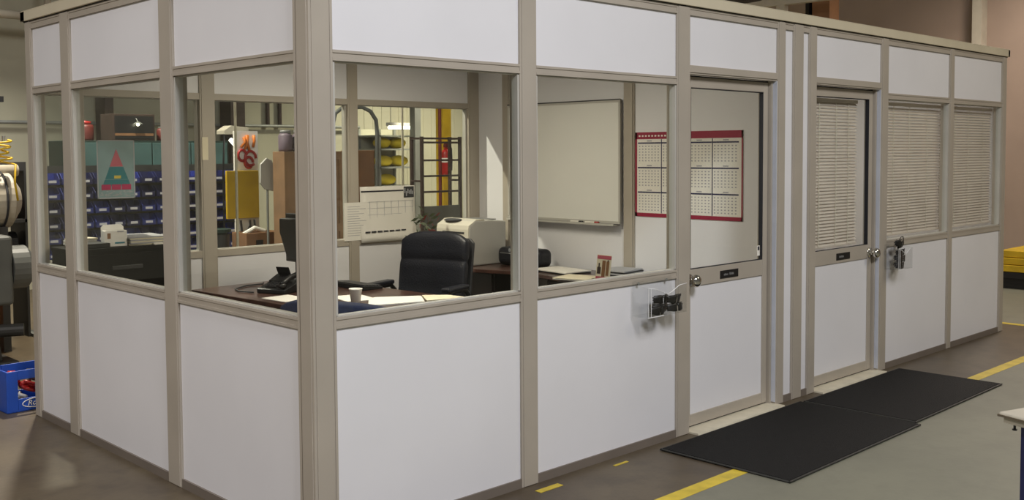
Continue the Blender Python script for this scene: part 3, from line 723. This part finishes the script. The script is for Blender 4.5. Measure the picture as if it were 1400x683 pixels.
# bench
wb = thing('work_bench', 'steel workbench behind the rear office window', 'bench', (2.2,5.08,0))
MB().box(0,1.2,0,.72,.6,.645).build('bench_top', 'tan', wb, bevel=.004)
for x in (.03,1.11):
    for y in (.03,.63): MB().box(x,x+.06,y,y+.06,0,.6).build('leg', 'mgrey', wb)
Zb = .646
tb = thing('tool_board', 'white tool board with yellow plate and red clamps on the bench', 'board', (0,5.55,Zb))
MB().box(2.72,2.975,0,.03,0,1.24).build('backboard', 'wht', tb)
MB().box(2.60,2.95,-.05,-.02,.38,.85).box(2.75,2.9,-.02,0,.45,.75).build('yellow_plate', 'mustard', tb, bevel=.004)
h = MB()
for x, z, rr in ((2.88,.97,.06),(2.79,1.0,.045),(2.86,.93,.045)): h.tube([(x+rr*math.cos(a*.45),-.02,z+rr*1.2*math.sin(a*.45)) for a in range(13)], .014, 8)
h.build('red_clamp', 'red', tb, smooth=True)
h = MB()
for x, z, l, t in ((2.82,1.06,.14,.2),(2.87,1.05,.15,-.15),(2.91,1.08,.12,.1),(2.78,1.08,.1,.3)): h.tube([(x,-.02,z),(x+t*.15,-.02,z+l*.5),(x+t*.1,-.02,z+l)], .014, 8)
h.build('orange_tool', 'orange', tb, smooth=True)
h = MB()
for x in (2.76,2.86,2.91): h.tube([(x,-.02,.36),(x+.01,-.03,.2),(x,-.02,.1)], .011, 8)
h.tube([(2.86+.03*math.cos(a*.6),-.02,.2+.1*math.sin(a*.6)) for a in range(11)], .006, 6)
h.build('hanging_tool', 'dgrey', tb, smooth=True)
bx = thing('wooden_box', 'open tan wooden box on the bench below the yellow plate', 'box', (2.6,5.14,Zb))
MB().box(0,.39,0,.02,0,.26).box(0,.39,.26,.28,0,.26).box(0,.02,.02,.26,0,.26).box(.37,.39,.02,.26,0,.26).box(0,.39,0,.28,0,.02).build('box_sides', 'card', bx, bevel=.003)
MB().box(.1,.17,-.01,0,.13,.19).build('latch', 'black', bx); MB().tube([(.05,.15,.24),(.16,.13,.3),(.28,.15,.26)], .02, 8).build('packing', 'wht', bx)
dm = thing('cable_drum', 'dark green cable drum on the left of the bench', 'drum', (2.36,5.26,Zb))
MB().lathe([(0,0),(.13,0),(.13,.03),(.09,.04),(.09,.27),(.13,.28),(.13,.31),(0,.31)], n=24).build('spool', 'dteal', dm, smooth=False); MB().lathe([(.092,.05),(.112,.05),(.112,.26),(.092,.26)], n=24).build('cable_winding', 'dgrey', dm)
oc = thing('octagon_panel', 'grey octagonal sheet metal guard on a pole behind the window', 'guard', (2.82,5.10,0))
MB().prism([(-.02,1.62),(-.085,1.56),(-.09,1.38),(-.04,1.32),(.06,1.3),(.09,1.36),(.09,1.5),(.03,1.6)], -.012, .012, 'y').build('guard_plate', 'printers', oc, bevel=.004)
MB().cyl((0,.02,Zb),(0,.02,1.5),.012,10).build('pole', 'steel', oc)
for i, (z, c, lb, nm) in enumerate(((.0,'mustard','yellow plastic tub at the bottom of the bench-end stack','tub'),(.12,'cyan','teal plastic tub stacked above the yellow tub','tub'),(.245,'cyan','blue-green plastic tub stacked third on the bench end','tub'),(.42,'orange','orange plastic tub topmost of the bench-end stack','tub'))):
    r = thing('plastic_tub', lb, 'tub', (3.17,5.42,Zb+z), 0, 'plastic tubs stacked on the bench end')
    hh = (.115,.12,.17,.12)[i]; MB().lathe([(0,0),(.06,0),(.07,hh-.02),(.07,hh-.018),(0,hh-.018)], n=18).build('tub_body', c, r, smooth=True); MB().lathe([(0,hh-.017),(.073,hh-.017),(.073,hh-.003),(0,hh-.003)], n=18).build('lid', 'dteal' if i != 3 else 'black', r)
tw = thing('tall_crate', 'tall tan plywood crate standing behind the corner post', 'crate', (2.80,4.78,0))
MB().box(0,.66,0,.2,0,1.68).build('crate_body', 'tan', tw, bevel=.004)
MB().box(-.002,.05,-.012,0,0,1.68).box(.61,.662,-.012,0,0,1.68).box(.05,.61,-.012,0,1.6,1.68).box(.05,.61,-.012,0,.9,.98).build('batten', 'tan', tw)
for x, lb in ((2.88,'mauve grey canister on the tall crate, left one'),(3.03,'mauve grey canister on the tall crate, right one')):
    r = thing('canister', lb, 'canister', (x,4.88,1.681), 0, 'mauve canisters on the tall crate')
    MB().lathe([(0,0),(.062,0),(.066,.02),(.066,.15),(.05,.17),(0,.17)], n=20).build('canister_body', 'purple', r, smooth=True); MB().lathe([(0,.17),(.05,.17),(.05,.2),(0,.2)], n=20).build('lid', 'grey', r, smooth=True)
# task lamp on the bench
tl = thing('task_lamp', 'lit white task lamp on a thin arm above the bench', 'lamp', (2.66,5.68,Zb))
MB().cyl((0,0,0),(0,0,.02),.06,16).build('lamp_base', 'black', tl); MB().tube([(0,0,.02),(0,0,.8),(.02,0,1.2),(.08,0,1.17)], .01, 8).build('lamp_arm', 'black', tl)
sh = MB().cone((.08,0,1.16),(.2,-.02,1.07),.018,.05,16); sh.build('lamp_shade', 'lampglow', tl)
r = thing('bench_hood', 'pinkish metal hood hanging over the far end of the bins', 'hood', (0,6.02,0))
MB().prism([(2.82,1.86),(3.1,1.86),(3.1,1.93),(2.9,1.95),(2.82,1.9)], -.08, .08, 'y').build('hood_shell', 'psteel', r, bevel=.004); MB().box(3.07,3.1,-.015,.015,0,1.86).build('hood_post', 'steel', r)
# vertical rods close behind the rear windows
for x, y, lb in ((1.60,3.5,'thin pale pole standing outside the rear window behind the desk'),(3.24,3.55,'thin pale pole standing outside the rear window behind the black chair')):
    r = thing('thin_pole', lb, 'pole', (x,y,0)); MB().cyl((0,0,.02),(0,0,3.4),.010,12).build('shaft', 'psteel', r, smooth=True); MB().cyl((0,0,0),(0,0,.02),.08,18).build('foot', 'mgrey', r)
# hoop rail, brown board, shelves
o = MB().tube([(3.5,5.0,0),(3.5,5.0,1.95),(3.53,5.0,2.06),(3.62,5,2.12),(3.86,5,2.13),(3.96,5,2.09),(4.03,5,2.0),(4.04,5,1.88),(4.04,5,0)], .021, 12).build('hoop_rail', 'mgrey', smooth=True); tag(o, 'grey bent pipe hoop standing behind the rear window', 'rail')
o = MB().box(3.93,4.15,5.2,5.5,0,1.69).box(3.92,4.16,5.19,5.51,0,.04).build('tall_carton', 'card', bevel=.004); tag(o, 'tall brown carton beside the grey pipe hoop', 'carton')
sv = thing('shelving_unit', 'pale green steel shelving with yellow bundles against the far wall', 'shelf', (6.7,8.55,0))
for x in (0,.66):
    for y in (0,.5): MB().box(x,x+.04,y,y+.04,0,2.02).build('upright', 'steel', sv)
for z in (.3,.8,1.15,1.43,1.7,1.9): MB().box(0,.7,0,.54,z,z+.025).build('shelf_board', 'steel', sv)
MB().box(0,.7,.53,.54,0,2.02).build('back_panel', 'walls', sv)
k = 0
for z, xs in ((1.726,((.22,'yellow sack on the upper shelf, left of two'),(.5,'yellow sack on the upper shelf, right of two'))),(1.456,((.24,'yellow sack on the middle shelf, left of two'),(.53,'yellow sack on the middle shelf, right of two'))),(1.176,((.3,'yellow sack alone on the lower shelf'),))):
    for x, lb in xs:
        o = MB().ball((0,0,.085),(.13,.15,.085),16).build('yellow_sack', 'byellow', smooth=True); put(o, (6.72+x,8.8,z), .3*k); tag(o, lb, 'sack', 'yellow sacks on the far shelves'); k += 1
tf = thing('tube_light', 'lit fluorescent tube fitting over the far shelves', 'light', (7.05,8.45,2.035))
MB().box(-.25,.25,-.05,.05,.02,.07).build('fitting', 'wht', tf); MB().cyl((-.24,0,0),(.24,0,0),.022,12).build('tube', 'glow', tf)
for x in (-.2,.2): MB().cyl((x,0,.07),(x,0,3.5),.004,6).build('hanger', 'steel', tf)
o = MB().box(6.94,7.05,8.0,8.12,0,6.3).box(6.9,7.09,7.96,8.16,0,.03).build('steel_column', 'steel', bevel=.003); tag(o, 'grey steel column between the shelves and the yellow column', 'column')
o = MB().box(6.62,6.77,7.0,7.15,0,6.3).box(6.57,6.82,6.95,7.2,0,.03).build('steel_column', 'mustard', bevel=.003); tag(o, 'yellow painted steel column with a fire extinguisher', 'column')
o = MB().cyl((6.23,6.6,.02),(6.23,6.6,6.3),.022,12).cyl((6.23,6.6,0),(6.23,6.6,.02),.06,12).build('red_pipe', 'dred', smooth=False); tag(o, 'dark red vertical pipe in front of the yellow column', 'pipe')
fe = thing('fire_extinguisher', 'red fire extinguisher hung on the yellow column', 'extinguisher', (6.60,6.915,1.36))
MB().lathe([(0,0),(.06,0),(.068,.015),(.068,.29),(.055,.33),(.022,.35),(.022,.37),(0,.37)], n=24).build('cylinder', 'red', fe, smooth=True)
MB().lathe([(.069,.17),(.0695,.17),(.0695,.23),(.069,.23)], n=24).build('label_band', 'wht', fe)
MB().box(-.02,.02,-.03,.03,.37,.41).box(-.012,.012,-.1,.03,.41,.425).build('valve', 'dred', fe); MB().tube([(.02,0,.39),(.08,-.02,.36),(.085,-.02,.2),(.08,-.02,.06)], .01, 8).build('hose', 'black', fe, smooth=True)
MB().box(-.04,.04,.06,.08,.1,.3).build('bracket', 'black', fe)
rr = thing('rolling_rack', 'dark brown steel rack with open rungs behind the rear window', 'rack', (5.60,6.2,0))
for x in (0,.62):
    for y in (0,.2): MB().box(x,x+.035,y,y+.035,.06,1.86).build('upright', 'brown', rr)
for z in (1.825,1.775,1.555,1.36,1.165): MB().box(.035,.62,0,.03,z,z+.024).build('rung', 'brown', rr)
for z in (1.825,1.3,.5):
    for x in (0,.62): MB().box(x,x+.03,.035,.2,z,z+.024).build('side_rung', 'brown', rr)
MB().box(.035,.62,.003,.02,.45,1.0).build('lower_panel', 'mgrey', rr)
for x in (.017,.637):
    for y in (.017,.217): MB().cyl((x,y-.015,.03),(x,y+.015,.03),.03,12).build('caster', 'black', rr)

# ------------------------------------------------------------------ left of the office: machines
gm = thing('floor_grinder', 'grey floor-standing grinder beyond the rear left corner', 'machine', (.2,5.0,0))
MB().box(-.35,.22,-.2,.2,0,.06).prism([(-.25,.06),(.12,.06),(.06,.5),(-.2,.5)], -.14, .14, 'y').build('pedestal', 'mgreyd', gm, bevel=.01)
MB().box(-.4,.2,-.2,.22,.5,1.04).build('body', 'mgrey', gm, bevel=.03, seg=3)
MB().cyl((.2,-.05,.78),(.33,-.05,.78),.17,24).cone((.33,-.05,.78),(.37,-.05,.78),.17,.12,24).build('motor', 'mgrey', gm, bevel=.005)
MB().cyl((-.1,-.05,.3),(.26,-.2,.3),.05,14).build('duct', 'mgreyd', gm)
ta = thing('air_tank', 'off-white air tank on steel legs beyond the grinder', 'tank', (.35,5.75,0))
MB().cyl((-.6,0,1.28),(.32,0,1.28),.24,28).cone((.32,0,1.28),(.4,0,1.28),.24,.12,28).build('vessel', 'psteel', ta, bevel=.006)
MB().cyl((-.62,-.02,1.53),(.4,-.02,1.53),.05,14).build('top_pipe', 'psteel', ta, smooth=True)
for x in (-.4,.2): MB().box(x,x+.06,-.18,.18,0,1.06).build('leg', 'mgreyd', ta)
for x in (-.45,0,.25): MB().tube([(x,.245*math.cos(a*PI/12),1.28+.245*math.sin(a*PI/12)) for a in range(25)], .01, 6).build('band', 'dgrey', ta)
ho = thing('coiled_air_hose', 'yellow coiled air hose heaped on top of the air tank', 'hose', (.6,5.58,1.582))
MB().tube([(.045*math.cos(t*.25)*(1+.35*math.sin(t*.09))+.014*math.sin(t*.13),.045*math.sin(t*.25),.009+t*.0019) for t in range(0,105)], .009, 6).build('coil', 'mustard', ho, smooth=True)
MB().tube([(.045,0,.012),(.05,-.12,.0),(.03,-.15,-.14),(.05,-.15,-.3)], .009, 6).build('hose_tail', 'mustard', ho, smooth=True)
MB().cyl((0,0,.19),(0,0,.24),.014,10).build('coupling', 'steel', ho)
op = thing('orange_cabinet', 'tall orange cabinet at the left edge behind the air tank', 'cabinet', (.17,6.3,0))
MB().box(0,.58,0,.4,0,2.06).build('cabinet_body', 'orange', op, bevel=.005); MB().box(.04,.54,-.015,0,.1,2.0).build('door', 'orange', op)
o = MB().box(-.3,.56,-.03,.03,2.13,2.18).box(-.72,-.67,-.03,.03,0,2.13).box(-.72,-.28,-.03,.03,2.13,2.18).box(-.8,-.6,-.1,.1,0,.02).build('black_bracket', 'black'); put(o, (.2,6.08,0)); tag(o, 'black horizontal arm at the upper left edge', 'bracket')
sbx = thing('parts_shelf', 'low shelf of dark machine parts beyond the rear left corner', 'shelf', (.76,6.2,0))
MB().box(0,.22,0,.4,.7,.73).box(0,.22,0,.4,1.05,1.08).box(0,.22,0,.4,1.52,1.6).box(0,.02,0,.4,0,1.52).box(.2,.22,0,.4,0,1.52).build('shelf_frame', 'mgreyd', sbx)
for i, (z, c, w_, lb) in enumerate(((.731,'dgrey',.12,'dark motor housing on the low parts shelf'),(1.081,'dred',.1,'dull red gearbox on the upper parts shelf'))):
    r = thing('machine_part', lb, 'machine part', (.87,6.4,z)); MB().cyl((-.05,0,w_),(.06,0,w_),w_*.9,18).box(-.06,.06,-w_,w_,0,w_*.7).build('casting', c, r, bevel=.006); MB().cyl((.06,0,w_),(.08,0,w_),.03,12).build('shaft', 'steel', r)
o = MB().tube([(-.3,4.55,.02),(0,4.5,.02),(.25,4.65,.022),(.45,4.62,.02),(.8,4.8,.02)], .02, 8).build('floor_hose', 'dgrey', smooth=True); tag(o, 'dark hose lying on the floor before the grinder', 'hose')
# blue crate
bc = thing('plastic_crate', 'blue plastic crate of red scraps on the floor by the office corner', 'crate', (-.13,3.36,0), .05)
W, D, Hh = .36, .28, .27
c = MB().box(0,W,0,D,0,.01)
for y in (0,D-.012): c.box(0,.07,y,y+.012,0,Hh).box(W-.07,W,y,y+.012,0,Hh).box(.07,W-.07,y,y+.012,0,.085).box(.07,W-.07,y,y+.012,Hh-.06,Hh)
for x in (0,W-.012): c.box(x,x+.012,.012,D-.012,0,Hh)
c.build('crate_shell', 'crate', bc, bevel=.003)
lg = MB().tube([(.19+.095*math.cos(a*PI/16)*1.0,-.001,.05+.03*math.sin(a*PI/16)) for a in range(33)], .003, 6).build('oval_emblem', 'wht', bc)
text_mesh('emblem_lettering', 'Roo', .05, 'wht', bc, Matrix.Translation((.125,-.0015,.034)) @ Matrix.Rotation(PI/2,4,'X'))
for i, (x, y, z, c, lb) in enumerate(((.07,.12,.2,'red','red plastic scrap at the left corner of the blue crate'),(.16,.1,.13,'red','red plastic scrap showing through the front of the blue crate'),(.2,.16,.19,'dgrey','dark coiled scrap on top of the blue crate'),(.27,.1,.12,'red','red plastic scrap low at the right of the blue crate'),(.1,.1,.06,'wht','pale scrap low at the left of the blue crate'))):
    p = MB()
    for k in range(4): p.tube([(.05*math.cos(a*.7+k),.04*math.sin(a*.7+k*2)*.9,.012*k+.03*math.sin(a*.5+k)) for a in range(9)], .011, 6)
    o = p.build('plastic_scrap', c, smooth=True); put(o, (-.13+x,3.36+y,z+.0)); tag(o, lb, 'scrap', 'scraps in the blue crate')

# ------------------------------------------------------------------ right side and overhead
yk = thing('yellow_timber_stack', 'yellow painted boards stacked on a dark skid beyond the office end', 'stack', (10.35,.2,0))
MB().box(0,.9,-1.6,1.0,.13,.2).box(.05,.15,-1.6,1,0,.13).box(.7,.8,-1.6,1,0,.13).build('skid', 'black', yk)
for i in range(3): MB().box(.02*i,.9-.02*i,-1.6+.03*i,1.0-.03*i,.205+i*.085,.283+i*.085).build('board', 'mustard', yk, bevel=.006)
tt = thing('trolley_table', 'aluminium-topped trolley with navy legs at the right edge', 'trolley', (1.306,-2.216,0), math.radians(-18))
MB().box(0,.9,-.5,0,.748,.765).build('table_top', 'psteel', tt, bevel=.006); MB().box(-.006,0,-.5,0,.75,.758).build('edge_trim', 'chrome', tt)
MB().box(.012,.88,-.48,-.012,.728,.748).build('apron', 'psteel', tt)
for x in (.05,.8):
    for y in (-.46,-.10): MB().box(x,x+.05,y,y+.05,0,.728).build('leg', 'navyb', tt)
MB().cyl((.018,-.05,.728),(.018,-.05,.714),.004,8).cyl((.018,-.05,.714),(.018,-.05,.71),.008,8).build('clamp_screw', 'black', tt)
pp = MB().box(10.4,10.66,3.40,3.66,0,6.3).box(10.36,10.7,3.36,3.7,0,.03).build('steel_column', 'card', bevel=.004); tag(pp, 'brown steel column rising behind the office roof', 'column')
pp2 = MB().box(10.4,10.6,3.705,3.76,0,6.3).build('black_conduit', 'black'); tag(pp2, 'black conduit strapped beside the brown column', 'conduit')
ga = thing('steel_gantry', 'beige steel gantry beam above the office roof', 'beam', (10,0,0))
MB().box(-.05,.05,1.8,7,3.62,3.72).build('gantry_beam', 'psteel', ga, bevel=.004)
for y in (3.82,6.6): MB().box(-.05,.05,y,y+.12,0,3.62).build('leg', 'psteel', ga)
lb_ = thing('pendant_lamp', 'black industrial lamp housing just in frame above the roof', 'lamp', (9,3.86,3.56))
MB().lathe([(0,.03),(.1,.0),(.26,.03),(.28,.06),(.2,.2),(.08,.3),(0,.3)], n=28).build('lamp_housing', 'black', lb_, smooth=True); MB().cyl((0,0,.3),(0,0,2.5),.012,8).build('stem', 'black', lb_)
bm_ = thing('roof_pipe', 'pale overhead pipe at the upper left behind the office', 'pipe', (0,0,0))
MB().cyl((-3,8.9,3.33),(4.2,8.9,3.24),.05,14).build('pipe_run', 'psteel', bm_, smooth=True); MB().cyl((2.18,8.9,3.25),(2.18,8.9,5),.04,12).build('riser', 'psteel', bm_, smooth=True)

# ================================================================== lights
def area(name, loc, size, power, rgb, rot=(0,0,0), sy=None):
    l = bpy.data.lights.new(name, 'AREA'); l.energy = power; l.color = rgb; l.size = size
    if sy: l.shape = 'RECTANGLE'; l.size_y = sy
    o = bpy.data.objects.new(name, l); COL.objects.link(o); o.location = loc; o.rotation_euler = rot
    return o
def spot(name, loc, power, rgb, ang, blend=.6, rad=.3, aim=None):
    l = bpy.data.lights.new(name, 'SPOT'); l.energy = power; l.color = rgb; l.spot_size = math.radians(ang); l.spot_blend = blend; l.shadow_soft_size = rad
    o = bpy.data.objects.new(name, l); COL.objects.link(o); o.location = loc
    if aim: o.rotation_euler = (Vector(aim)-Vector(loc)).to_track_quat('-Z','Y').to_euler()
    return o
area('unseen_aisle_light', (-.6,-5.6,6.0), 1.8, 480, (.94,.945,1.0), rot=(.35,0,0))
area('unseen_aisle_light', (-4.8,.9,5.2), 1.8, 310, (1,.95,.93))
area('unseen_aisle_light', (6.5,-5.0,5.6), 1.6, 120, (1,.9,.72), rot=(.3,0,0))  # unseen light added to warm the far end of the front wall
spot('shop_lamp', (1.0,5.5,5.1), 1300, (1,.91,.76), 122, .5, .08, (2.2,4.3,0))
spot('shop_lamp', (1.2,7.9,3.9), 260, (1,.98,.9), 112, .6, .3)
spot('shop_lamp', (7.6,7.0,4.6), 1350, (1,.9,.72), 130, .7, .3)
spot('shop_lamp', (10.6,.5,5.2), 620, (1,.88,.78), 140, .7, .4)
area('room_lamp', (1.85,1.6,2.43), 1.1, 37, (1,.90,.74), sy=.5)
area('room_lamp', (5.55,1.6,2.43), 1.1, 22, (1,.9,.78), sy=.5)

w = bpy.data.worlds.new('World'); SC.world = w; w.use_nodes = True
w.node_tree.nodes['Background'].inputs['Color'].default_value = (.62,.58,.52,1)
w.node_tree.nodes['Background'].inputs['Strength'].default_value = .17

# ================================================================== camera
yaw, pitch, roll = .8017, -.0508, -.0059
fw = Vector((math.cos(yaw)*math.cos(pitch), math.sin(yaw)*math.cos(pitch), math.sin(pitch)))
rt = Vector((math.sin(yaw), -math.cos(yaw), 0)); up = rt.cross(fw)
rt2 = rt*math.cos(roll)+up*math.sin(roll); up2 = up*math.cos(roll)-rt*math.sin(roll)
cam = bpy.data.cameras.new('Camera'); co = bpy.data.objects.new('Camera', cam); COL.objects.link(co)
mw = Matrix((rt2, up2, -fw)).transposed().to_4x4(); mw.translation = (-2.2835,-3.5332,1.6614)
co.matrix_world = mw
cam.sensor_width = 36; cam.lens = 36*1389.74/1400; cam.shift_y = -(341.5-278.58)/1400
cam.clip_end = 100
SC.camera = co
SC.view_settings.view_transform = 'Standard'; SC.view_settings.look = 'None'
SC.view_settings.gamma = 1; SC.view_settings.use_curve_mapping = False
SC.view_settings.exposure = 0
SC.cycles.transparent_max_bounces = 32
SC.cycles.max_bounces = 8
SC.cycles.use_denoising = True
